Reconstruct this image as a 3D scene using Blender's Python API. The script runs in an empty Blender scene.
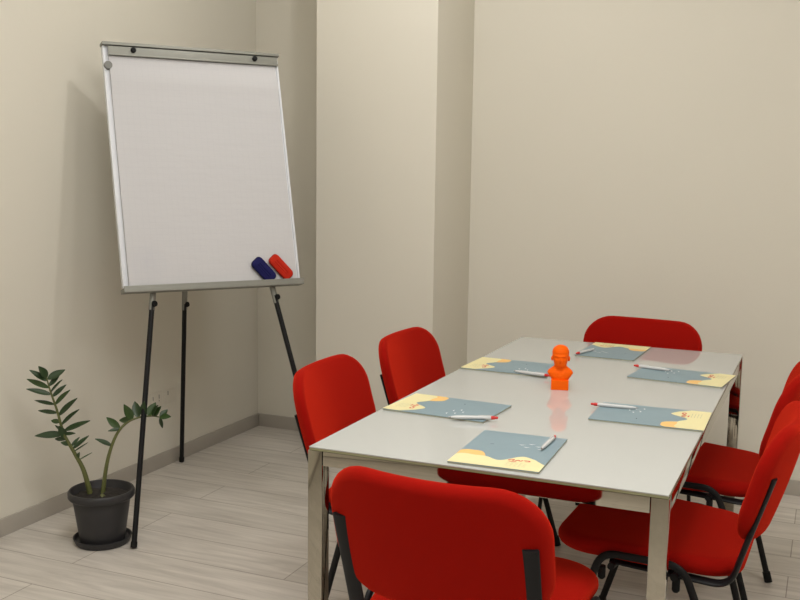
import bpy, bmesh, math, random
from mathutils import Vector, Matrix
random.seed(7)
C = bpy.context.scene.collection
PI = math.pi
def R(d): return math.radians(d)

# ------------------------------------------------------------------ materials
def new_mat(name):
    m = bpy.data.materials.new(name); m.use_nodes = True
    return m, m.node_tree.nodes, m.node_tree.links, m.node_tree.nodes['Principled BSDF']
def mat(name, col, rough=.5, metal=0, noise=0, nscale=20, bump=0, bscale=200, sheen=0, spec=None, coat=0, ior=None):
    m, N, L, b = new_mat(name)
    b.inputs['Base Color'].default_value = (*col, 1); b.inputs['Roughness'].default_value = rough
    b.inputs['Metallic'].default_value = metal
    if sheen: b.inputs['Sheen Weight'].default_value = sheen; b.inputs['Sheen Roughness'].default_value = .4
    if spec is not None: b.inputs['Specular IOR Level'].default_value = spec
    if coat: b.inputs['Coat Weight'].default_value = coat; b.inputs['Coat Roughness'].default_value = .05
    if ior: b.inputs['IOR'].default_value = ior
    tc = N.new('ShaderNodeTexCoord')
    if noise:
        n = N.new('ShaderNodeTexNoise'); n.inputs['Scale'].default_value = nscale; n.inputs['Detail'].default_value = 4
        L.new(tc.outputs['Object'], n.inputs['Vector'])
        mx = N.new('ShaderNodeMix'); mx.data_type = 'RGBA'
        mx.inputs['A'].default_value = (*[c*(1-noise) for c in col], 1)
        mx.inputs['B'].default_value = (*[min(1, c*(1+noise)) for c in col], 1)
        L.new(n.outputs['Fac'], mx.inputs['Factor']); L.new(mx.outputs['Result'], b.inputs['Base Color'])
    if bump:
        n2 = N.new('ShaderNodeTexNoise'); n2.inputs['Scale'].default_value = bscale; n2.inputs['Detail'].default_value = 3
        L.new(tc.outputs['Object'], n2.inputs['Vector'])
        bp = N.new('ShaderNodeBump'); bp.inputs['Strength'].default_value = bump; bp.inputs['Distance'].default_value = .002
        L.new(n2.outputs['Fac'], bp.inputs['Height']); L.new(bp.outputs['Normal'], b.inputs['Normal'])
    return m

M = {}
M['wall'] = mat('cream_wall_paint', (.745, .71, .62), .75, noise=.03, nscale=1.2, bump=.12, bscale=60, spec=.25)
M['ceiling'] = mat('white_ceiling_paint', (.80, .78, .73), .9, noise=.02, nscale=2)
M['skirting'] = mat('grey_skirting', (.43, .395, .345), .5, noise=.06, nscale=9)
M['red'] = mat('red_chair_fabric', (.32, .005, .0025), .95, noise=.10, nscale=420, bump=.5, bscale=900, sheen=.9, spec=.08)
M['red'].node_tree.nodes['Principled BSDF'].inputs['Sheen Tint'].default_value = (1, .05, .015, 1)
M['red'].node_tree.nodes['Principled BSDF'].inputs['Sheen Roughness'].default_value = .45
M['black'] = mat('black_painted_steel', (.007, .007, .008), .5, noise=.1, nscale=40, spec=.25)
M['rubber'] = mat('black_rubber', (.007, .007, .0075), .7, noise=.1, nscale=60, spec=.25)
M['tabletop'] = mat('white_glass_top', (.54, .555, .54), .02, noise=.01, nscale=3, ior=1.8)
M['glass_edge'] = mat('greenish_glass_edge', (.30, .30, .17), .12, noise=.05, nscale=30)
M['chrome'] = mat('chrome', (.44, .41, .345), .05, 1, noise=.05, nscale=12)
M['alu'] = mat('brushed_aluminium', (.26, .26, .23), .5, .35, noise=.05, nscale=25)
M['alu_dark'] = mat('dark_clip_aluminium', (.17, .17, .155), .5, .4, noise=.05, nscale=25)  # one even, darker grey for the hook
M['board'] = mat('white_enamel_board', (.74, .76, .80), .35, noise=.01, nscale=5)
M['orange'] = mat('orange_printed_plastic', (1, .13, .001), .6, noise=.02, nscale=60, bump=.2, bscale=500, spec=.12)
M['cover'] = mat('blue_grey_card', (.235, .325, .37), .5, noise=.03, nscale=40)
M['dune'] = mat('pale_yellow_print', (.84, .76, .42), .5, noise=.02, nscale=40)
M['sun'] = mat('orange_yellow_print', (.90, .56, .19), .5, noise=.02, nscale=40)
M['white_ink'] = mat('white_print', (.78, .80, .80), .5, noise=.02, nscale=40)
M['red_ink'] = mat('red_print', (.62, .06, .03), .5, noise=.02, nscale=40)
M['grey_ink'] = mat('grey_print', (.36, .36, .26), .5, noise=.02, nscale=40)
M['dark_ink'] = mat('dark_print', (.05, .07, .09), .5, noise=.02, nscale=40)
M['pages'] = mat('paper_pages', (.42, .42, .33), .8, noise=.05, nscale=80)
M['pen_white'] = mat('white_pen_plastic', (.62, .63, .63), .25, noise=.02, nscale=50)
M['pen_red'] = mat('red_pen_plastic', (.60, .02, .015), .3, noise=.03, nscale=50)
M['pen_metal'] = mat('pen_tip_metal', (.5, .5, .5), .25, 1, noise=.03, nscale=50)
M['blue_eraser'] = mat('navy_blue_felt_eraser', (.012, .012, .085), .75, noise=.12, nscale=40, spec=.15)
M['red_eraser'] = mat('bright_red_felt_eraser', (.50, .022, .008), .75, noise=.12, nscale=40, spec=.15)
M['blue_felt'] = mat('dark_navy_felt', (.008, .008, .05), .9, noise=.12, nscale=90)
M['red_felt'] = mat('deep_red_felt', (.33, .015, .008), .9, noise=.12, nscale=90)
M['pot'] = mat('dark_grey_plastic_pot', (.026, .025, .027), .5, noise=.08, nscale=15)
M['soil'] = mat('dark_soil', (.018, .014, .011), .95, noise=.5, nscale=60, bump=1, bscale=90)
M['leaf'] = mat('dark_green_waxy_leaf', (.020, .048, .012), .45, noise=.35, nscale=14)
M['leaf_young'] = mat('mid_green_waxy_leaf', (.035, .075, .016), .45, noise=.3, nscale=14)
M['stem'] = mat('green_stem', (.105, .115, .030), .5, noise=.25, nscale=25)
M['socket'] = mat('ivory_socket_plate', (.72, .68, .59), .6, noise=.01, nscale=20)
M['socket_dark'] = mat('socket_slot', (.04, .035, .03), .6, noise=.05, nscale=20)

def paper_mat():
    m, N, L, b = new_mat('flipchart_paper')
    b.inputs['Roughness'].default_value = .85; b.inputs['Specular IOR Level'].default_value = .2
    tc = N.new('ShaderNodeTexCoord'); mp = N.new('ShaderNodeMapping'); mp.inputs['Scale'].default_value = (2.2, 7, 2)
    mp.inputs['Rotation'].default_value = (0, 0, .12)
    L.new(tc.outputs['Object'], mp.inputs['Vector'])
    n = N.new('ShaderNodeTexNoise'); n.inputs['Scale'].default_value = 3; n.inputs['Detail'].default_value = 5
    L.new(mp.outputs['Vector'], n.inputs['Vector'])
    bp = N.new('ShaderNodeBump'); bp.inputs['Strength'].default_value = .12; bp.inputs['Distance'].default_value = .012
    L.new(n.outputs['Fac'], bp.inputs['Height']); L.new(bp.outputs['Normal'], b.inputs['Normal'])
    # faint grid of 25 mm squares
    br = N.new('ShaderNodeTexBrick'); br.offset = 0; br.inputs['Scale'].default_value = 1
    br.inputs['Brick Width'].default_value = .025; br.inputs['Row Height'].default_value = .025; br.inputs['Mortar Size'].default_value = .0006
    br.inputs['Color1'].default_value = (.61, .603, .615, 1); br.inputs['Color2'].default_value = (.61, .603, .615, 1)
    br.inputs['Mortar'].default_value = (.58, .575, .595, 1)
    L.new(tc.outputs['Object'], br.inputs['Vector'])
    # faint blue smudge low on the left
    g = N.new('ShaderNodeVectorMath'); g.operation = 'DISTANCE'; g.inputs[1].default_value = (.105, .115, 0)
    L.new(tc.outputs['Object'], g.inputs[0])
    mr = N.new('ShaderNodeMapRange'); mr.inputs['From Min'].default_value = .0; mr.inputs['From Max'].default_value = .09
    mr.inputs['To Min'].default_value = .45; mr.inputs['To Max'].default_value = 0
    L.new(g.outputs['Value'], mr.inputs['Value'])
    n3 = N.new('ShaderNodeTexNoise'); n3.inputs['Scale'].default_value = 35; L.new(tc.outputs['Object'], n3.inputs['Vector'])
    mm = N.new('ShaderNodeMath'); mm.operation = 'MULTIPLY'; L.new(mr.outputs['Result'], mm.inputs[0]); L.new(n3.outputs['Fac'], mm.inputs[1])
    mx = N.new('ShaderNodeMix'); mx.data_type = 'RGBA'
    mx.inputs['B'].default_value = (.47, .485, .56, 1)
    L.new(mm.outputs['Value'], mx.inputs['Factor']); L.new(br.outputs['Color'], mx.inputs['A'])
    L.new(mx.outputs['Result'], b.inputs['Base Color'])
    return m
M['paper'] = paper_mat()

def floor_mat():
    m, N, L, b = new_mat('grey_wood_look_tiles')
    tc = N.new('ShaderNodeTexCoord')
    mp = N.new('ShaderNodeMapping'); mp.inputs['Location'].default_value = (.07, -.146, 0)
    L.new(tc.outputs['Object'], mp.inputs['Vector'])
    br = N.new('ShaderNodeTexBrick'); br.offset = .36; br.offset_frequency = 2
    br.inputs['Scale'].default_value = 1; br.inputs['Brick Width'].default_value = 1.2; br.inputs['Row Height'].default_value = .2
    br.inputs['Mortar Size'].default_value = .0022; br.inputs['Mortar Smooth'].default_value = .3
    br.inputs['Color1'].default_value = (.66, .615, .56, 1); br.inputs['Color2'].default_value = (.60, .56, .505, 1)
    br.inputs['Mortar'].default_value = (.33, .285, .24, 1)
    L.new(mp.outputs['Vector'], br.inputs['Vector'])
    # grain stretched along the planks
    mg = N.new('ShaderNodeMapping'); mg.inputs['Scale'].default_value = (1.6, 17, 1)
    L.new(tc.outputs['Object'], mg.inputs['Vector'])
    n = N.new('ShaderNodeTexNoise'); n.inputs['Scale'].default_value = 1.6; n.inputs['Detail'].default_value = 7; n.inputs['Roughness'].default_value = .62
    n.inputs['Distortion'].default_value = .8
    L.new(mg.outputs['Vector'], n.inputs['Vector'])
    cr = N.new('ShaderNodeValToRGB'); cr.color_ramp.elements[0].position = .3; cr.color_ramp.elements[1].position = .72
    cr.color_ramp.elements[0].color = (.70, .69, .68, 1); cr.color_ramp.elements[1].color = (1.12, 1.12, 1.12, 1)
    L.new(n.outputs['Fac'], cr.inputs['Fac'])
    mx = N.new('ShaderNodeMix'); mx.data_type = 'RGBA'; mx.blend_type = 'MULTIPLY'; mx.inputs['Factor'].default_value = .8
    L.new(br.outputs['Color'], mx.inputs['A']); L.new(cr.outputs['Color'], mx.inputs['B'])
    L.new(mx.outputs['Result'], b.inputs['Base Color'])
    b.inputs['Roughness'].default_value = .42; b.inputs['Specular IOR Level'].default_value = .4
    bp = N.new('ShaderNodeBump'); bp.inputs['Strength'].default_value = .3; bp.inputs['Distance'].default_value = .002; bp.invert = True
    L.new(br.outputs['Fac'], bp.inputs['Height']); L.new(bp.outputs['Normal'], b.inputs['Normal'])
    return m
M['floor'] = floor_mat()

# ------------------------------------------------------------------ object helpers
def link_mesh(name, bm, mats, parent=None, smooth=True, loc=None, sharp=35):
    bmesh.ops.recalc_face_normals(bm, faces=bm.faces[:])
    if smooth:
        for f in bm.faces: f.smooth = True
        for e in bm.edges:
            if len(e.link_faces) == 2 and e.calc_face_angle(0) > R(sharp): e.smooth = False
    me = bpy.data.meshes.new(name); bm.to_mesh(me); bm.free()
    if not isinstance(mats, (list, tuple)): mats = [mats]
    for m in mats: me.materials.append(m)
    o = bpy.data.objects.new(name, me); C.objects.link(o)
    if parent: o.parent = parent
    if loc: o.location = loc
    return o
def tag(o, label, cat, group=None):
    o['label'] = label; o['category'] = cat
    if group: o['group'] = group
    return o
def thing(name, label, cat, loc=(0, 0, 0), rotz=0, group=None):
    o = bpy.data.objects.new(name, None); o.empty_display_size = .05; C.objects.link(o)
    o.location = loc; o.rotation_euler = (0, 0, rotz)
    return tag(o, label, cat, group)
def struct(name, bm, m, **k):
    o = link_mesh(name, bm, m, **k); o['kind'] = 'structure'; return o
def copy_tree(o, parent=None):
    c = o.copy(); C.objects.link(c); c.parent = parent
    for ch in [x for x in o.children]: copy_tree(ch, c)
    return c

def box(bm, x0, x1, y0, y1, z0, z1, bev=0, mi=0):
    vs = [bm.verts.new((x, y, z)) for x in (x0, x1) for y in (y0, y1) for z in (z0, z1)]
    q = [(0, 1, 3, 2), (4, 6, 7, 5), (0, 4, 5, 1), (2, 3, 7, 6), (0, 2, 6, 4), (1, 5, 7, 3)]
    fs = [bm.faces.new([vs[i] for i in a]) for a in q]
    for f in fs: f.material_index = mi
    if bev:
        es = list({e for f in fs for e in f.edges})
        bmesh.ops.bevel(bm, geom=es, offset=bev, segments=2, profile=.7, affect='EDGES', clamp_overlap=True)
    return fs

def tube(bm, pts, a, b=None, side=(1, 0, 0), seg=16, cap=True, mi=0, radii=None):
    """sweep an oval (half-width a along side, b across it) along pts"""
    b = b or a; pts = [Vector(p) for p in pts]; rings = []
    side = Vector(side).normalized()
    for i, p in enumerate(pts):
        t = (pts[min(i+1, len(pts)-1)] - pts[max(i-1, 0)]).normalized()
        s = (side - t*side.dot(t))
        if s.length < .05: s = t.orthogonal()
        s.normalize(); n = t.cross(s); k = radii[i] if radii else 1
        rings.append([bm.verts.new(p + s*(a*k*math.cos(2*PI*j/seg)) + n*(b*k*math.sin(2*PI*j/seg))) for j in range(seg)])
    for r0, r1 in zip(rings, rings[1:]):
        for j in range(seg):
            f = bm.faces.new((r0[j], r0[(j+1) % seg], r1[(j+1) % seg], r1[j])); f.material_index = mi
    if cap:
        for r in (rings[0], rings[-1]): bm.faces.new(r).material_index = mi
    return rings

def fillet(pts, r, n=6):
    """round the inner corners of a polyline"""
    pts = [Vector(p) for p in pts]; out = [pts[0]]
    for i in range(1, len(pts)-1):
        a, c, d = pts[i-1], pts[i], pts[i+1]
        rr = r[i-1] if isinstance(r, (list, tuple)) else r
        u = (a-c).normalized(); v = (d-c).normalized()
        k = min(rr, (a-c).length*.48, (d-c).length*.48)
        p0, p1 = c+u*k, c+v*k
        for j in range(n+1):
            t = j/n; out.append(p0*(1-t)**2 + c*2*t*(1-t) + p1*t*t)
    out.append(pts[-1]); return out

def lathe(bm, prof, seg=40, c=(0, 0, 0), mi=0):
    rings = []
    for r, z in prof:
        rings.append([bm.verts.new((c[0]+r*math.cos(2*PI*j/seg), c[1]+r*math.sin(2*PI*j/seg), c[2]+z)) for j in range(seg)])
    for r0, r1 in zip(rings, rings[1:]):
        for j in range(seg):
            bm.faces.new((r0[j], r0[(j+1) % seg], r1[(j+1) % seg], r1[j])).material_index = mi
    bm.faces.new(rings[0]).material_index = mi; bm.faces.new(rings[-1]).material_index = mi

def rrect(w, h, r, n=8, rb=None):
    """rounded rectangle outline (r: upper corners, rb: lower corners)"""
    rb = r if rb is None else rb; pts = []
    for cx, cy, a0, rr in ((w/2, h/2, 0, r), (-w/2, h/2, 90, r), (-w/2, -h/2, 180, rb), (w/2, -h/2, 270, rb)):
        ox = cx - math.copysign(rr, cx); oy = cy - math.copysign(rr, cy)
        for j in range(n+1):
            a = R(a0 + 90*j/n); pts.append((ox+rr*math.cos(a), oy+rr*math.sin(a)))
    # add points along the straights so the cushion can bend
    out = []
    for i, p in enumerate(pts):
        q = pts[(i+1) % len(pts)]; d = math.hypot(q[0]-p[0], q[1]-p[1]); k = max(1, int(d/.035))
        for s in range(k): out.append((p[0]+(q[0]-p[0])*s/k, p[1]+(q[1]-p[1])*s/k))
    return out

def cushion(bm, w, h, t, r, rb=None, crown=.008, back_crown=.002, deform=None, e=None):
    """padded panel in XY, thickness along Z (+Z the padded face), edges fully rounded"""
    e = e or t/2
    def outline(ins): return rrect(w-2*ins, h-2*ins, max(r-ins, .01), rb=(max((rb if rb is not None else r)-ins, .01)))
    n = len(rrect(w, h, r, rb=rb))
    base = rrect(w, h, r, rb=rb)
    def ring(ins, z):
        # inset the base outline towards the centre, preserving the point count
        return [(x*(1-ins/(w/2)), y*(1-ins/(h/2)), z) for x, y in base]
    rows = []
    for s in (.12, .3, .5, .68, .84, .94, 1):
        k = 1-s
        rows.append([(x*s*(1-e/(w/2)), y*s*(1-e/(h/2)), t/2 + crown*(1-s**3)) for x, y in base])
    for j in range(1, 10):
        a = PI*j/10
        rows.append(ring(e*(1-math.sin(a)), t/2*math.cos(a)))
    for s in (1, .94, .8, .6, .35, .12):
        rows.append([(x*s*(1-e/(w/2)), y*s*(1-e/(h/2)), -t/2 - back_crown*(1-s*s)) for x, y in base])
    D = deform or (lambda p: p)
    vr = [[bm.verts.new(D(Vector(p))) for p in row] for row in rows]
    for r0, r1 in zip(vr, vr[1:]):
        for j in range(n): bm.faces.new((r0[j], r0[(j+1) % n], r1[(j+1) % n], r1[j]))
    for row, zc in ((vr[0], t/2+crown), (vr[-1], -t/2-back_crown)):
        c = bm.verts.new(D(Vector((0, 0, zc))))
        for j in range(n): bm.faces.new((row[j], row[(j+1) % n], c))

# ------------------------------------------------------------------ the room
XL, YB, XR, YF, ZC = -2.907, 4.750, 2.6, -3.6, 3.25
PX0, PX1, PY = -2.280, -1.670, 4.264      # the pillar
T = .12
bm = bmesh.new(); box(bm, XL-T, XR+T, YF-T, YB+T, -T, 0); struct('floor', bm, M['floor'])
bm = bmesh.new(); box(bm, XL-T, XR+T, YF-T, YB+T, ZC, ZC+T); struct('ceiling', bm, M['ceiling'])
bm = bmesh.new(); box(bm, XL-T, XL, YF-T, YB+T, 0, ZC); struct('wall_left', bm, M['wall'])
bm = bmesh.new(); box(bm, XL, XR, YB, YB+T, 0, ZC); struct('wall_back', bm, M['wall'])
bm = bmesh.new(); box(bm, XR, XR+T, YF-T, YB+T, 0, ZC); struct('wall_right', bm, M['wall'])
bm = bmesh.new(); box(bm, XL, XR, YF-T, YF, 0, ZC); struct('wall_front', bm, M['wall'])
bm = bmesh.new(); box(bm, PX0, PX1, PY, YB, 0, ZC, bev=.004); struct('wall_pillar', bm, M['wall'])
H, D = .070, .011
def board(name, boxes):
    bm = bmesh.new()
    for b in boxes: box(bm, *b, 0, H, bev=.002)
    struct(name, bm, M['skirting'])
board('baseboard_left', [(XL, XL+D, YF, YB)])
board('baseboard_back', [(XL+D+.0015, PX0-D, YB-D, YB), (PX1+D, XR, YB-D, YB)])
board('baseboard_pillar', [(PX0-D, PX1+D, PY-D, PY), (PX0-D, PX0, PY, YB-D), (PX1, PX1+D, PY, YB-D)])

# sockets low on the left wall
def socket_plate(y0, y1, z0, z1, slots, label):
    t = thing('wall_socket', label, 'socket', (XL, (y0+y1)/2, (z0+z1)/2), 0)
    w, h = y1-y0, z1-z0
    bm = bmesh.new(); box(bm, 0, .004, -w/2, w/2, -h/2, h/2, bev=.002)
    link_mesh('cover_plate', bm, M['socket'], t)
    for sy, sz, sw, sh in slots:
        bm = bmesh.new(); box(bm, .0035, .0048, sy-sw/2, sy+sw/2, sz-sh/2, sz+sh/2)
        link_mesh('slot', bm, M['socket_dark'], t)
socket_plate(3.786, 3.872, .300, .375, [(-.026, .010, .003, .018), (.020, .012, .003, .020), (.020, -.008, .003, .006)],
             'ivory wall socket low on the left wall, nearer the potted plant')
socket_plate(3.897, 3.985, .300, .370, [(-.022, .018, .004, .020)],
             'ivory wall socket low on the left wall, nearer the room corner')

# ------------------------------------------------------------------ table
TX0, TX1, TY0, TY1, TZ = -1.1923, -.2923, 2.1889, 4.0833, .740
tab = thing('meeting_table', 'rectangular meeting table with a glossy white top and chrome legs', 'table', ((TX0+TX1)/2, (TY0+TY1)/2, 0))
tw, tl = (TX1-TX0)/2, (TY1-TY0)/2
bm = bmesh.new(); box(bm, -tw+.002, tw-.002, -tl+.002, tl-.002, TZ-.003, TZ, bev=.0012)
box(bm, -tw+.0026, tw-.0026, -tl+.0026, tl-.0026, TZ-.009, TZ-.0031, mi=1)
link_mesh('tabletop', bm, [M['tabletop'], M['glass_edge']], tab, smooth=False)
lw = .040; zt = TZ-.0095
for sx in (-1, 1):
    for sy in (-1, 1):
        bm = bmesh.new(); cx, cy = sx*(tw-lw/2), sy*(tl-lw/2)
        box(bm, cx-lw/2, cx+lw/2, cy-lw/2, cy+lw/2, .006, zt, bev=.0015)
        lg = link_mesh('leg', bm, M['chrome'], tab)
        bm = bmesh.new(); lathe(bm, [(.014, 0), (.014, .008)], 20, (cx, cy, 0)); link_mesh('levelling_foot', bm, M['rubber'], lg)
for sy in (-1, 1):
    bm = bmesh.new(); cy = sy*(tl-lw/2)
    box(bm, -tw+lw+.002, tw-lw-.002, cy-.0185, cy+.0185, zt-.037, zt, bev=.0012); link_mesh('apron', bm, M['chrome'], tab)
for sx in (-1, 1):
    bm = bmesh.new(); cx = sx*(tw-lw/2)
    box(bm, cx-.0185, cx+.0185, -tl+lw+.002, tl-lw-.002, zt-.037, zt, bev=.0012); link_mesh('apron', bm, M['chrome'], tab)

# ------------------------------------------------------------------ chairs
LEAN = R(16)
def make_chair():
    t = thing('meeting_chair', '', 'chair', group='red fabric chairs around the meeting table')
    # seat: local +Y is the front
    def dseat(p):
        x, y, z = p
        z += .05*y + .12*x*x - .085*max(0, y-.10)**1.2 - .02*(x/.23)**2*max(0, y)      # dished, waterfall front
        z += .30*max(0, -y-.14)**2
        w = 1 - .12*max(0, -y)/.22
        return Vector((x*w, y+.048, z+.459))
    bm = bmesh.new(); cushion(bm, .470, .490, .050, .115, rb=.085, crown=.007, back_crown=.004, deform=dseat)
    link_mesh('seat', bm, M['red'], t, sharp=80)
    # backrest: panel in XY, +Z the front face; stand it up, bend it, lean it back
    bw, bh = .505, .3025
    def dback(p):
        x, y, z = p
        x *= 1 - .023*(.5-y/bh)
        yy = y + .010*(1-(x/(bw/2))**2)*(1 if y > 0 else -.8)*abs(y)/(bh/2)     # crowned top and bottom edges
        fwd = z + .80*x*x + .22*y*y - .004
        return Vector((x, -.262 + fwd*math.cos(LEAN) - yy*math.sin(LEAN), .674 + yy*math.cos(LEAN) + fwd*math.sin(LEAN)))
    bm = bmesh.new(); cushion(bm, bw, bh, .040, .111, rb=.099, crown=.012, back_crown=.001, deform=dback, e=.020)
    link_mesh('backrest', bm, M['red'], t, sharp=80)
    # flat oval bars from behind the backrest, bending forward under the seat
    for s in (-1, 1):
        p = fillet([(s*.212, -.260, .712), (s*.208, -.197, .510), (s*.204, -.172, .418), (s*.200, .13, .432)], [.06, .075], 8)
        bm = bmesh.new(); tube(bm, p, .0195, .0075, side=(1, 0, 0), seg=20)
        link_mesh('back_support', bm, M['black'], t)
    # side rails and legs (one bent oval tube each side in the real chair)
    for s in (-1, 1):
        x = s*.246; F0, B0 = (x, .172, .380), (x, -.095, .380)
        top = fillet([F0, (x, .146, .466), (x, -.062, .464), B0], .045, 8)
        bm = bmesh.new(); tube(bm, top, .0075, .0102, side=(1, 0, 0), seg=18)
        rail = link_mesh('seat_rail', bm, M['black'], t)
        for yk in (.145, -.045):
            bm = bmesh.new(); tube(bm, [(x-s*.012, yk, .425), (x-s*.012, yk, .395), (x-s*.012, yk, .390)], .0100, seg=14, radii=[1, 1, .6])
            link_mesh('stacking_spacer', bm, M['rubber'], rail)
        for (qx, qy, qz), y1 in ((F0, .290), (B0, -.200)):
            q = Vector((qx, qy, qz)); d = Vector((x-s*.006, y1, 0)) - q
            bm = bmesh.new(); tube(bm, [q, q+d*.5, q+d*.96], .0075, .0102, side=(1, 0, 0), seg=18)
            lg = link_mesh('leg', bm, M['black'], t)
            bm = bmesh.new(); tube(bm, [q+d*.90, q+d*.995], .0095, .0135, side=(1, 0, 0), seg=18)
            link_mesh('rubber_foot', bm, M['rubber'], lg)
    for y in (.12, -.04):
        bm = bmesh.new(); tube(bm, [(-.243, y, .430), (-.16, y, .418), (.16, y, .418), (.243, y, .430)], .0095, .0095, side=(0, 1, 0), seg=14)
        link_mesh('crossbar', bm, M['black'], t)
    return t
chair = make_chair()
CH = [  # x, y, facing (degrees, 0 = faces +Y), label
    (-.701, 2.094, -3, 'red fabric chair at the near end of the table, its back to the viewer'),
    (-.731, 3.970, 174, 'red fabric chair at the far short end of the table, before the back wall'),
    (-1.186, 2.796, -87, 'red fabric chair on the left of the table, nearer the viewer and the flipchart'),
    (-1.193, 3.437, -90, 'red fabric chair on the left of the table, farther away, in front of the pillar'),
    (-.345, 2.740, 88, 'red fabric chair on the right of the table, nearer the viewer, beside the chrome leg'),
    (-.340, 3.425, 88, 'red fabric chair on the right of the table, partly hidden behind its nearer neighbour'),
]
for i, (x, y, a, lab) in enumerate(CH):
    c = chair if i == 0 else copy_tree(chair)
    c.location = (x, y, 0); c.rotation_euler = (0, 0, R(a)); c['label'] = lab

# ------------------------------------------------------------------ notepads and pens
def poly(bm, pts, z, mi):
    f = bm.faces.new([bm.verts.new((x, y, z)) for x, y in pts]); f.material_index = mi
    return f
def make_pad():
    """portrait pad, bottom edge (dunes) at -Y, 0.22 x 0.31"""
    t = thing('notepad', '', 'notepad', group='blue-grey notepads with pale yellow dunes on the table')
    W, L = .226, .318
    bm = bmesh.new(); box(bm, -W/2+.001, W/2-.001, -L/2+.001, L/2-.001, 0, .0042)
    link_mesh('pages', bm, M['pages'], t, smooth=False)
    bm = bmesh.new(); box(bm, -W/2, W/2, -L/2, L/2, .0042, .0056)
    z = .00575
    # orange hill behind, then the pale dunes
    def hill(x): return -L/2 + .120*math.exp(-((x+.082)/.052)**4) if abs(x+.082) < .07 else -L/2
    def dune(x):
        u = (x+W/2)/W
        return -L/2 + .068 + .014*math.sin(u*7.5+.2) + .052*math.exp(-((u-.72)/.13)**2) - .022*max(0, u-.86)/.14 + .004*math.sin(u*23)
    xs = [-W/2 + W*i/44 for i in range(45)]
    def strip(fn, z, mi, x0=-W/2, x1=W/2):
        pr = None
        for x in xs:
            if x < x0-1e-6 or x > x1+1e-6: continue
            a, b = bm.verts.new((x, -L/2, z)), bm.verts.new((x, fn(x), z))
            if pr: bm.faces.new((pr[0], a, b, pr[1])).material_index = mi
            pr = (a, b)
    strip(hill, z, 2, x1=-.015); strip(dune, z+.00025, 1)
    # white birds, small dark mark
    for bx, by in ((.018, .052), (.040, .066), (.062, .050), (.034, .034), (.072, .028)):
        s = .0095
        poly(bm, [(bx-s, by+.002), (bx, by-.0025), (bx, by+.0025)], z, 3); poly(bm, [(bx, by-.0025), (bx+s, by+.0055), (bx, by+.0025)], z, 3)
    poly(bm, [(-.062, .030), (-.050, .031), (-.051, .0345), (-.058, .0335)], z, 6)
    # small red mark and rows of grey lines on the dune
    def stroke(pts, w, zz, mi):
        for (xa, ya), (xb, yb) in zip(pts, pts[1:]):
            d = math.hypot(xb-xa, yb-ya) or 1e-6; nx, ny = -(yb-ya)/d*w/2, (xb-xa)/d*w/2
            poly(bm, [(xa-nx, ya-ny), (xb-nx, yb-ny), (xb+nx, yb+ny), (xa+nx, ya+ny)], zz, mi)
    mx, my = .047, -.090; zz = z+.0005
    for q in ([(-.026, -.004), (-.021, .007), (-.012, .005), (-.015, -.004)], [(-.008, -.006), (-.003, .006), (.004, -.003), (.009, .007)],
              [(.011, .008), (.024, .008), (.027, .001), (.015, -.002)], [(-.022, -.011), (-.004, -.012)]):
        stroke([(mx+u, my+v) for u, v in q], .0042, zz, 4)
    for k in range(4):
        yy = my-.020-k*.0085
        for q in range(5):
            xa = mx-.024+q*.0105; stroke([(xa, yy), (xa+.006+.002*((q+k) % 2), yy)], .0013, zz, 5)
    link_mesh('cover', bm, [M['cover'], M['dune'], M['sun'], M['white_ink'], M['red_ink'], M['grey_ink'], M['dark_ink']], t, smooth=False)
    return t
pad = make_pad()
PADS = [ # x, y, rotation of the portrait's up direction, label
    (-.713, 2.368, 2, 'blue-grey notepad nearest the viewer, in front of the near end chair'),
    (-1.016, 2.727, -93.5, 'blue-grey notepad on the left table edge, before the nearer left chair'),
    (-.450, 2.890, 91, 'blue-grey notepad on the right table edge, the nearer one to the viewer'),
    (-1.024, 3.411, -92, 'blue-grey notepad on the left table edge, directly left of the orange bust'),
    (-.449, 3.516, 83.5, 'blue-grey notepad on the right table edge, towards the far right corner'),
    (-.762, 3.895, 178, 'blue-grey notepad at the far end, before the far end chair'),
]
for i, (x, y, a, lab) in enumerate(PADS):
    c = pad if i == 0 else copy_tree(pad)
    c.location = (x, y, TZ+.0003); c.rotation_euler = (0, 0, R(a)); c['label'] = lab

def make_pen():
    """ball pen lying along +X from the red push button (0) to the tip (0.14), base at z 0"""
    t = thing('ballpoint_pen', '', 'pen', group='white ballpoint pens with red push buttons')
    r = .0052
    def rod(name, prof, m, parent=t):
        bm = bmesh.new(); tube(bm, [(x, 0, r) for x, _ in prof], 1, 1, side=(0, 1, 0), seg=18, radii=[q for _, q in prof])
        return link_mesh(name, bm, m, parent, sharp=50)
    rod('barrel', [(.020, .0047), (.024, .0051), (.060, .0052), (.100, .0050), (.120, .0042), (.132, .0026)], M['pen_white'])
    rod('tip', [(.132, .0022), (.140, .0008)], M['pen_metal'])
    b = rod('push_button', [(.000, .0026), (.002, .0034), (.009, .0034), (.0095, .0046), (.020, .0050)], M['pen_red'])
    bm = bmesh.new(); box(bm, .016, .056, -.0016, .0016, r+.0050, r+.0066, bev=.0005); box(bm, .016, .022, -.0016, .0016, r+.003, r+.0064)
    link_mesh('clip', bm, M['pen_white'], t)
    return t
pen = make_pen(); PZ = TZ+.0003+.0063
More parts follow.
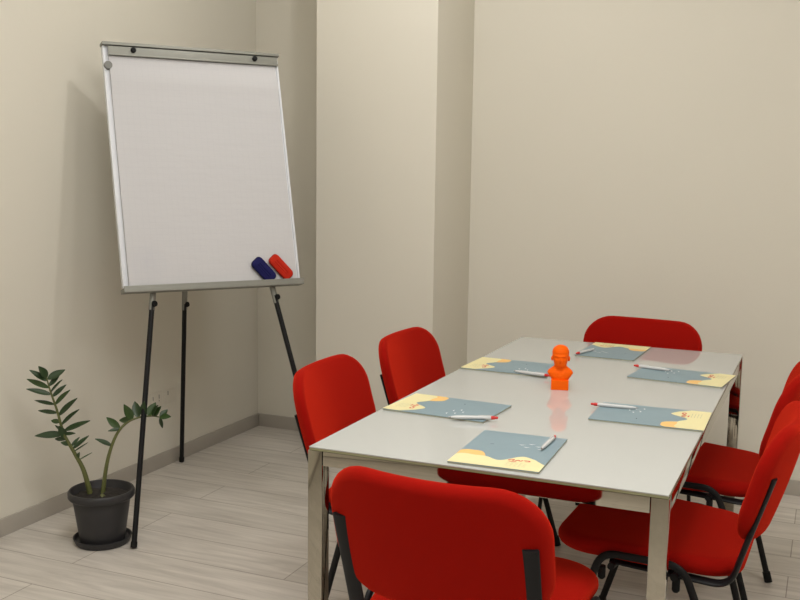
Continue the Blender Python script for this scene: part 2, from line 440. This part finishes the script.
PENS = [ # button end x,y ; tip x,y ; label ; lifts
    ((-.637, 2.523), (-.637, 2.383), PZ, 'white pen with red button on the notepad nearest the viewer'),
    ((-.832, 2.641), (-.965, 2.589), PZ, 'white pen with red button on the notepad before the nearer left chair'),
    ((-.634, 2.930), (-.494, 2.940), PZ, 'white pen with red button on the nearer of the two right notepads'),
    ((-.852, 3.280), (-.990, 3.305), PZ, 'white pen on the notepad just left of the orange bust'),
    ((-.628, 3.598), (-.490, 3.566), PZ, 'white pen with red button on the farther of the two right notepads'),
    ((-.872, 3.735), (-.830, 3.868), PZ, 'white pen on the notepad at the far end of the table'),
]
for i, (a, b, z, lab) in enumerate(PENS):
    c = pen if i == 0 else copy_tree(pen)
    c.location = (a[0], a[1], z); c.rotation_euler = (0, 0, math.atan2(b[1]-a[1], b[0]-a[0])); c.scale = (1, 1.06, 1.06); c['label'] = lab

# ------------------------------------------------------------------ orange bust
def make_bust():
    t = thing('bust_figurine', 'small orange plastic bust of a bald man on a square plinth, on the table', 'figurine', (-.786, 3.150, TZ), R(14))
    bm = bmesh.new(); box(bm, -.0272, .0272, -.024, .024, 0, .031, bev=.0012); link_mesh('plinth', bm, M['orange'], t)
    g = lambda v, s: math.exp(-(v/s)**2)
    # profile keys: z, half width, half depth, centre y (front is -Y)
    K = [(.029, .0250, .017, .001), (.034, .0290, .018, .001), (.042, .0345, .0185, .001), (.050, .0395, .0185, .0015), (.054, .0400, .0180, .002),
         (.059, .0368, .0170, .003), (.065, .0300, .0160, .003), (.070, .0235, .0155, .002), (.074, .0195, .0175, -.001), (.079, .0195, .0220, -.001),
         (.086, .0212, .0250, .000), (.094, .0236, .0272, .001), (.102, .0252, .0286, .002), (.110, .0260, .0292, .003), (.118, .0259, .0288, .003),
         (.125, .0243, .0270, .003), (.131, .0208, .0234, .003), (.136, .0152, .0172, .003), (.139, .0088, .0098, .003), (.1402, .0020, .002, .003)]
    def key(z):
        for a, b in zip(K, K[1:]):
            if a[0] <= z <= b[0]:
                u = (z-a[0])/(b[0]-a[0]); u = u*u*(3-2*u)*.5+u*.5
                return [a[i]+(b[i]-a[i])*u for i in (1, 2, 3)]
        return K[-1][1:]
    bm = bmesh.new(); S, NZ = 72, 110; rows = []
    for i in range(NZ+1):
        z = .029 + (.1402-.029)*i/NZ; w, d, cy = key(z); row = []
        for j in range(S):
            a = 2*PI*j/S; c, s = math.cos(a), math.sin(a)
            x = w*math.copysign(abs(c)**.9, c); y = cy + d*math.copysign(abs(s)**.9, s)
            if s < 0:
                fr = min(1, -s*1.4)
                y -= fr*(.0062*g(x, .0042)*g(z-.0925, .0065) + .0026*g(x, .0030)*g(z-.100, .007))     # nose
                y -= fr*(.0030*g(abs(x)-.010, .010)*g(z-.1075, .0032))                              # brow
                y += fr*(.0036*g(abs(x)-.0105, .0055)*g(z-.1010, .0038))                            # eye sockets
                y -= fr*(.0014*g(abs(x)-.0105, .0035)*g(z-.1005, .0022))                            # eyelids
                y -= fr*(.0022*g(x, .0080)*g(z-.0855, .0018) + .0022*g(x, .0070)*g(z-.0818, .0016)) # lips
                y += fr*(.0020*g(x, .0085)*g(z-.0837, .0010))
                y -= fr*(.0032*g(x, .0085)*g(z-.0762, .0040))                                       # chin
                y -= fr*(.0012*g(abs(x)-.0150, .006)*g(z-.0930, .006))                              # cheeks
                y += fr*(.0035*max(0, 1-abs(x)/(.004+max(0, z-.044)*.55)))*(1 if .044 < z < .066 else 0)  # open collar
            k = 1 + (.020 if z > .1165 else 0)                                                     # edge of the cropped hair
            row.append(bm.verts.new((x*k, (y-cy)*k+cy, z)))
        rows.append(row)
    for r0, r1 in zip(rows, rows[1:]):
        for j in range(S): bm.faces.new((r0[j], r0[(j+1) % S], r1[(j+1) % S], r1[j]))
    bm.faces.new(rows[0]); bm.faces.new(rows[-1])
    for s in (-1, 1):   # ears
        mtx = Matrix.Translation((s*.0258, .004, .0965)) @ Matrix.Rotation(s*.35, 4, 'Z') @ Matrix.Diagonal((.0038, .0058, .0085, 1))
        bmesh.ops.create_uvsphere(bm, u_segments=18, v_segments=12, radius=1, matrix=mtx)
    link_mesh('head_and_shoulders', bm, M['orange'], t, sharp=70)
    return t
make_bust().scale = (1.03,)*3

# ------------------------------------------------------------------ flipchart easel
O = Vector((-2.53371, 3.14697, .94945)); BU = Vector((.59855, .80109, 0)).normalized()
BV = Vector((-.20018, .14951, .96828)).normalized(); BN = BU.cross(BV)
BMAT = Matrix((BU, BV, BN)).transposed().to_4x4(); BMAT.translation = O
easel = thing('flipchart_easel', 'grey metal flipchart easel with a blank white paper pad, by the left wall', 'flipchart', (-2.25, 3.40, 0))
einv = Matrix.Translation(easel.location).inverted()
def epart(name, bm, m, parent=None, world=False, **k):
    """geometry in board space (x along the board, y up it, z out of its face) unless world"""
    if not world:
        pass
    o = link_mesh(name, bm, m, parent or easel, **k)
    if parent is None: o.matrix_local = einv @ (Matrix() if world else BMAT)
    return o
BW, BH = .755, 1.0106
bm = bmesh.new(); box(bm, .004, BW-.004, .004, BH-.004, -.016, -.002, bev=.001)
epart('board', bm, M['board'], smooth=False)
for x0, x1 in ((0, .009), (BW-.009, BW)):
    bm = bmesh.new(); box(bm, x0, x1, .018, BH-.004, -.020, .003, bev=.0015); epart('side_frame', bm, M['board'])
bm = bmesh.new(); box(bm, -.003, BW+.003, BH-.012, BH, -.022, .020, bev=.0015); epart('top_frame', bm, M['alu'])
bm = bmesh.new(); box(bm, -.005, BW+.002, -.006, .012, -.020, .036, bev=.002); box(bm, -.005, BW+.002, .010, .020, .030, .036, bev=.001)
tray = epart('pen_tray', bm, M['alu'])
# paper clamp bar
bm = bmesh.new(); box(bm, .020, BW-.006, BH-.048, BH-.015, .008, .014, bev=.002); box(bm, .020, BW-.006, BH-.054, BH-.046, .008, .020, bev=.002)
clamp = epart('paper_clamp', bm, M['alu'])
for x in (.120, .643):
    bm = bmesh.new(); tube(bm, [(x, BH-.029, .013), (x, BH-.029, .024), (x, BH-.029, .026)], .0105, seg=18, side=(1, 0, 0), radii=[1, 1, .8]); epart('clamp_knob', bm, M['rubber'], clamp)
# small hook at the upper left
bm = bmesh.new(); tube(bm, [(.016, .916, -.004), (.016, .916, .014)], .016, seg=22, side=(1, 0, 0)); epart('hanging_hook', bm, M['alu_dark'])
# paper pad: many sheets, a gently waved front
bm = bmesh.new(); nx, ny = 36, 48
px0, px1, py0, py1 = .022, BW-.016, .010, .956
def sheet(x, y):
    u, v = (x-px0)/(px1-px0), (y-py0)/(py1-py0)
    return .006 + .012*math.exp(-((v-.90)/.05)**2)*(.4+.6*u) + .006*math.exp(-((v-.81)/.045)**2)*u + .006*(1-v)*math.exp(-u/.10) + .0035*math.sin(v*6+u*3)*(1-v)*.5 \
           + .010*max(0, u+ (1-v)*.8 -1.35)**1.2
fr = [[bm.verts.new((px0+(px1-px0)*i/nx, py0+(py1-py0)*j/ny, sheet(px0+(px1-px0)*i/nx, py0+(py1-py0)*j/ny))) for j in range(ny+1)] for i in range(nx+1)]
bk = [[bm.verts.new((px0+(px1-px0)*i/nx, py0+(py1-py0)*j/ny, -.0015)) for j in range(ny+1)] for i in range(nx+1)]
for i in range(nx):
    for j in range(ny):
        bm.faces.new((fr[i][j], fr[i+1][j], fr[i+1][j+1], fr[i][j+1])); bm.faces.new((bk[i][j], bk[i][j+1], bk[i+1][j+1], bk[i+1][j]))
for i in range(nx):
    for j in (0, ny): bm.faces.new((fr[i][j], fr[i+1][j], bk[i+1][j], bk[i][j]))
for j in range(ny):
    for i in (0, nx): bm.faces.new((fr[i][j], fr[i][j+1], bk[i][j+1], bk[i][j]))
epart('paper_pad', bm, M['paper'])
# legs
def bpnt(u, v, n=0): return O + BU*u + BV*v + BN*n
def leg(top, foot, frac, knob_side, label=None):
    top, foot = Vector(top)-easel.location, Vector(foot)-easel.location
    j = top.lerp(foot, frac); d = (foot-top).normalized()
    bm = bmesh.new(); tube(bm, [top, j+d*.02], .0125, .010, side=BU, seg=16)
    up = link_mesh('leg', bm, M['alu'], easel)
    bm = bmesh.new(); tube(bm, [j-d*.012, foot-d*.022], .0105, .0105, side=BU, seg=16); link_mesh('lower_tube', bm, M['black'], up)
    bm = bmesh.new(); tube(bm, [foot-d*.026, foot+Vector((0, 0, .004))], .0125, .0125, side=BU, seg=16); link_mesh('rubber_foot', bm, M['rubber'], up)
    k = j - d*.004; n = Vector(knob_side).normalized()
    bm = bmesh.new(); tube(bm, [k, k+n*.010, k+n*.012, k+n*.020], 1, 1, side=(0, 0, 1), seg=16, radii=[.006, .007, .0128, .0115])
    link_mesh('clamp_screw', bm, M['rubber'], up)
kn = BN*.8 + BU*.35
tl_, tr_ = bpnt(.217, .55, -.030), bpnt(.543, .55, -.030)
leg(tl_, (-2.361, 2.958, 0), .395, kn)
leg(tr_, (-1.862, 3.630, 0), .395, kn)
leg(bpnt(.36, .90, -.035), (-2.868, 3.972, 0), .555, kn*1.0 + BU*.3)
bm = bmesh.new(); box(bm, .13, .58, .53, .57, -.045, -.016, bev=.002); epart('rear_bracket', bm, M['alu'])
bm = bmesh.new(); box(bm, .33, .39, .87, .95, -.050, -.016, bev=.002); epart('rear_bracket', bm, M['alu'])

# board erasers resting on the tray, leaning against the paper
def eraser(name, cu, cv, ang, L, W, Hh, m1, m2, label):
    o = thing(name, label, 'eraser')
    o.matrix_world = BMAT @ Matrix.Translation((cu, cv, .0175)) @ Matrix.Rotation(ang, 4, 'Z')
    bm = bmesh.new(); cushion(bm, L, W, Hh*.4, .017, crown=.0, back_crown=0, deform=lambda p: Vector((p[0], p[1], p[2]+Hh*.2)), e=.002); link_mesh('felt', bm, m2, o)
    bm = bmesh.new(); cushion(bm, L*.97, W*.95, Hh*.7, .018, crown=.003, deform=lambda p: Vector((p[0], p[1]*(1-.12*max(0, p[2]/Hh)), p[2]+Hh*.65)), e=.007)
    if 'red' in label:
        for k in (-.008, .002): box(bm, -L*.30, L*.30, k, k+.004, Hh*.95, Hh*1.05+.004, bev=.001)
    link_mesh('grip', bm, m1, o, sharp=60)
eraser('board_eraser', .586, .0625, R(-50), .118, .058, .014, M['blue_eraser'], M['blue_felt'], 'navy blue board eraser on the flipchart tray, left of the red one')
eraser('board_eraser', .664, .0715, R(-50), .122, .054, .014, M['red_eraser'], M['red_felt'], 'bright red board eraser at the right end of the flipchart tray')

# ------------------------------------------------------------------ potted plant
pc = Vector((-2.514, 2.966, 0))
plant = thing('potted_plant', 'two-stemmed waxy green plant in a dark grey plastic pot on a saucer', 'plant', pc)
bm = bmesh.new(); lathe(bm, [(.080, .0), (.100, .002), (.107, .016), (.110, .026), (.106, .027), (.100, .014), (.080, .010)], 48); link_mesh('saucer', bm, M['pot'], plant)
bm = bmesh.new(); lathe(bm, [(.080, .011), (.084, .013), (.108, .178), (.120, .181), (.1245, .187), (.1245, .204), (.120, .211), (.115, .211), (.112, .204), (.107, .180), (.086, .15), (.02, .15)], 56)
link_mesh('pot', bm, M['pot'], plant, sharp=50)
bm = bmesh.new()
rg = []
for k, r in enumerate((.106, .09, .06, .03)):
    rg.append([bm.verts.new((r*math.cos(2*PI*j/40), r*math.sin(2*PI*j/40), .180+random.uniform(-.003, .006)+.004*k)) for j in range(40)])
for a, b in zip(rg, rg[1:]):
    for j in range(40): bm.faces.new((a[j], a[(j+1) % 40], b[(j+1) % 40], b[j]))
bm.faces.new(rg[-1]); lo = [bm.verts.new((.103*math.cos(2*PI*j/40), .103*math.sin(2*PI*j/40), .160)) for j in range(40)]
for j in range(40): bm.faces.new((rg[0][j], rg[0][(j+1) % 40], lo[(j+1) % 40], lo[j]))
bm.faces.new(lo); link_mesh('soil', bm, M['soil'], plant)

VR = Vector((.9177, .3971, 0)).normalized(); VF = Vector((-.3955, .9185, 0)).normalized()   # across and away, seen from the chairs
def spline(pts, n=10):
    pts = [Vector(p) for p in pts]; out = []
    P = [pts[0]*2-pts[1]] + pts + [pts[-1]*2-pts[-2]]
    for i in range(1, len(P)-2):
        a, b, c, d = P[i-1:i+3]
        for k in range(n):
            t = k/n; out.append(.5*((2*b)+(c-a)*t+(2*a-5*b+4*c-d)*t*t+(3*b-a-3*c+d)*t**3))
    out.append(pts[-1]); return out
def leaf(base, direction, nrm, L, W, m, parent, curl=.12):
    d = direction.normalized(); s = nrm.cross(d).normalized(); n = d.cross(s).normalized()
    bm = bmesh.new(); rows = []; NS = 12
    for i in range(NS+1):
        t = i/NS; w = W*.5*(math.sin(PI*min(1, t**.80))**.85 if 0 < t < 1 else 0.03) + .0006
        c = base + d*(L*t) - n*(curl*L*t*t) 
        rows.append([c - s*w + n*w*.30, c - s*w*.5 + n*w*.10, c, c + s*w*.5 + n*w*.10, c + s*w + n*w*.30])
    up = [[bm.verts.new(p+n*.0007) for p in r] for r in rows]; dn = [[bm.verts.new(p-n*.0007) for p in r] for r in rows]
    for i in range(NS):
        for j in range(4):
            bm.faces.new((up[i][j], up[i+1][j], up[i+1][j+1], up[i][j+1])); bm.faces.new((dn[i][j], dn[i][j+1], dn[i+1][j+1], dn[i+1][j]))
        for j in (0, 4): bm.faces.new((up[i][j], up[i+1][j], dn[i+1][j], dn[i][j]))
    for i in (0, NS):
        for j in range(4): bm.faces.new((up[i][j], up[i][j+1], dn[i][j+1], dn[i][j]))
    return link_mesh('leaf', bm, m, parent, sharp=60)
def stem(pts, r0, r1):
    sp = spline(pts, 8); n = len(sp)-1
    bm = bmesh.new(); tube(bm, sp, 1, 1, side=VF, seg=12, radii=[r0+(r1-r0)*(i/n)**.7 for i in range(n+1)])
    return sp, link_mesh('stem', bm, M['stem'], plant)
s1, st1 = stem([(-.037, -.016, .175), (-.060, -.026, .280), (-.089, -.039, .347), (-.126, -.054, .425), (-.148, -.064, .518), (-.170, -.073, .595), (-.182, -.078, .649)], .0115, .0022)
s2, st2 = stem([(.002, .001, .175), (.005, .024, .287), (.011, .048, .361), (.024, .076, .419), (.047, .107, .454), (.078, .142, .469), (.121, .161, .474), (.149, .173, .470)], .0095, .0022)
# leaves: base, tip, width
L1 = [((-0.166, -0.072, 0.643), (-0.192, -0.104, 0.69), 0.0294), ((-0.166, -0.072, 0.639), (-0.133, -0.03, 0.67), 0.027), ((-0.184, -0.079, 0.631), (-0.224, -0.118, 0.676), 0.0221), ((-0.182, -0.078, 0.602), (-0.269, -0.089, 0.632), 0.0206), ((-0.175, -0.075, 0.575), (-0.237, -0.124, 0.604), 0.0206), ((-0.173, -0.074, 0.609), (-0.153, -0.039, 0.648), 0.0172), ((-0.17, -0.073, 0.585), (-0.114, -0.071, 0.641), 0.0147), ((-0.164, -0.071, 0.571), (-0.131, -0.029, 0.612), 0.0167), ((-0.153, -0.066, 0.537), (-0.088, -0.06, 0.602), 0.0206), ((-0.162, -0.07, 0.539), (-0.245, -0.078, 0.549), 0.0137), ((-0.143, -0.062, 0.501), (-0.064, -0.05, 0.571), 0.0245), ((-0.147, -0.063, 0.506), (-0.234, -0.074, 0.509), 0.0157), ((-0.128, -0.055, 0.462), (-0.059, -0.047, 0.528), 0.0221), ((-0.128, -0.055, 0.469), (-0.189, -0.054, 0.47), 0.0172), ((-0.1, -0.043, 0.441), (-0.022, -0.031, 0.485), 0.0235), ((-0.149, -0.064, 0.416), (-0.215, -0.114, 0.422), 0.027), ((-0.089, -0.038, 0.375), (-0.057, 0.003, 0.414), 0.0172), ((-0.087, -0.037, 0.36), (-0.031, -0.035, 0.398), 0.0044), ((-0.073, -0.031, 0.323), (-0.047, 0.007, 0.347), 0.0039), ((-0.112, -0.048, 0.423), (-0.129, -0.077, 0.46), 0.0294), ((-0.13, -0.056, 0.399), (-0.178, -0.049, 0.399), 0.0196), ((-0.11, -0.048, 0.382), (-0.124, -0.075, 0.397), 0.0172), ((-0.095, -0.041, 0.382), (-0.09, -0.011, 0.407), 0.0123), ((-0.081, -0.035, 0.328), (-0.06, -0.048, 0.359), 0.0147), ((-0.162, -0.07, 0.43), (-0.175, -0.048, 0.453), 0.0088), ((-0.114, -0.049, 0.426), (-0.073, -0.053, 0.434), 0.0123)]
L2 = [((0.011, 0.049, 0.37), (-0.031, 0.009, 0.403), 0.0196), ((0.026, 0.079, 0.436), (-0.035, 0.08, 0.47), 0.027), ((0.024, 0.076, 0.433), (0.001, 0.044, 0.428), 0.0137), ((0.054, 0.115, 0.458), (-0.004, 0.117, 0.454), 0.0245), ((0.055, 0.117, 0.468), (0.044, 0.09, 0.527), 0.0319), ((0.073, 0.137, 0.473), (0.045, 0.152, 0.527), 0.0343), ((0.091, 0.148, 0.47), (0.106, 0.133, 0.537), 0.0294), ((0.107, 0.155, 0.475), (0.119, 0.187, 0.523), 0.0319), ((0.131, 0.165, 0.476), (0.165, 0.158, 0.518), 0.0245), ((0.149, 0.173, 0.471), (0.162, 0.206, 0.495), 0.0221), ((0.154, 0.175, 0.474), (0.2, 0.173, 0.478), 0.0245), ((0.154, 0.175, 0.461), (0.142, 0.197, 0.418), 0.0137), ((0.122, 0.162, 0.478), (0.154, 0.153, 0.523), 0.0245)]

def leaves(L, sp, par):
    for k, (a, b, w) in enumerate(L):
        a, b = Vector(a), Vector(b)
        a = a.lerp(min(sp, key=lambda q: (q-a).length), .9)       # rooted in the stem
        nr = -VF*(.8 if k % 3 else .55) + Vector((0, 0, 1))*(.35 if k % 2 else .75)
        leaf(a, b-a, nr, (b-a).length, w, M['leaf_young' if (k*7) % 5 == 1 or par is st2 and k % 3 == 1 else 'leaf'], par, curl=.04)
leaves(L1, s1, st1); leaves(L2, s2, st2)
bm = bmesh.new(); lathe(bm, [(.013, .176), (.011, .192), (.004, .200)], 14, (.02, -.02, 0)); link_mesh('stem_stub', bm, M['stem'], plant)

# ------------------------------------------------------------------ light
def area(name, loc, size, power, col, rot=(0, 0, 0), shape='DISK'):
    l = bpy.data.lights.new(name, 'AREA'); l.shape = shape; l.size = size; l.energy = power; l.color = col
    o = bpy.data.objects.new(name, l); C.objects.link(o); o.location = loc; o.rotation_euler = rot; return o
def bulb(loc, r, power, col=(1, .983, .958)):
    l = bpy.data.lights.new('key_fill_bulb', 'POINT'); l.shadow_soft_size = r; l.energy = power; l.color = col
    o = bpy.data.objects.new('key_fill_bulb', l); C.objects.link(o); o.location = loc
bulb((-1.50, 3.32, 3.0), .06, 20)
bulb((.9, 2.0, 3.0), .15, 33)  # unseen fill bulb, added to raise the ambient light
bulb((0, -1.5, 3.0), .25, 36)  # another unseen bulb, added behind the camera as fill
area('unseen_fill_panel', (-.6, 1.3, ZC-.01), 1.2, 50, (1, .983, .958), shape='SQUARE')  # broad fill light added above the frame, no such panel known
w = bpy.data.worlds.new('world'); bpy.context.scene.world = w; w.use_nodes = True
w.node_tree.nodes['Background'].inputs['Color'].default_value = (1, .95, .88, 1)
w.node_tree.nodes['Background'].inputs['Strength'].default_value = .2

# ------------------------------------------------------------------ camera
cam = bpy.data.cameras.new('camera'); co = bpy.data.objects.new('camera', cam); C.objects.link(co)
cam.sensor_width = 36; cam.lens = 36*1002.62/800; cam.clip_start = .05
F_ = Vector((-.392179, .910666, -.129932)); R_ = Vector((.917683, .397092, .0132547)); U_ = Vector((-.0636657, .1140385, .9914343))
m = Matrix((R_, U_, -F_)).transposed().to_4x4(); m.translation = (0, 0, 1.44394)
co.matrix_world = m
sc = bpy.context.scene; sc.camera = co
sc.view_settings.view_transform = 'Standard'; sc.view_settings.look = 'None'
sc.view_settings.gamma = 1; sc.view_settings.use_curve_mapping = False
sc.view_settings.exposure = .07
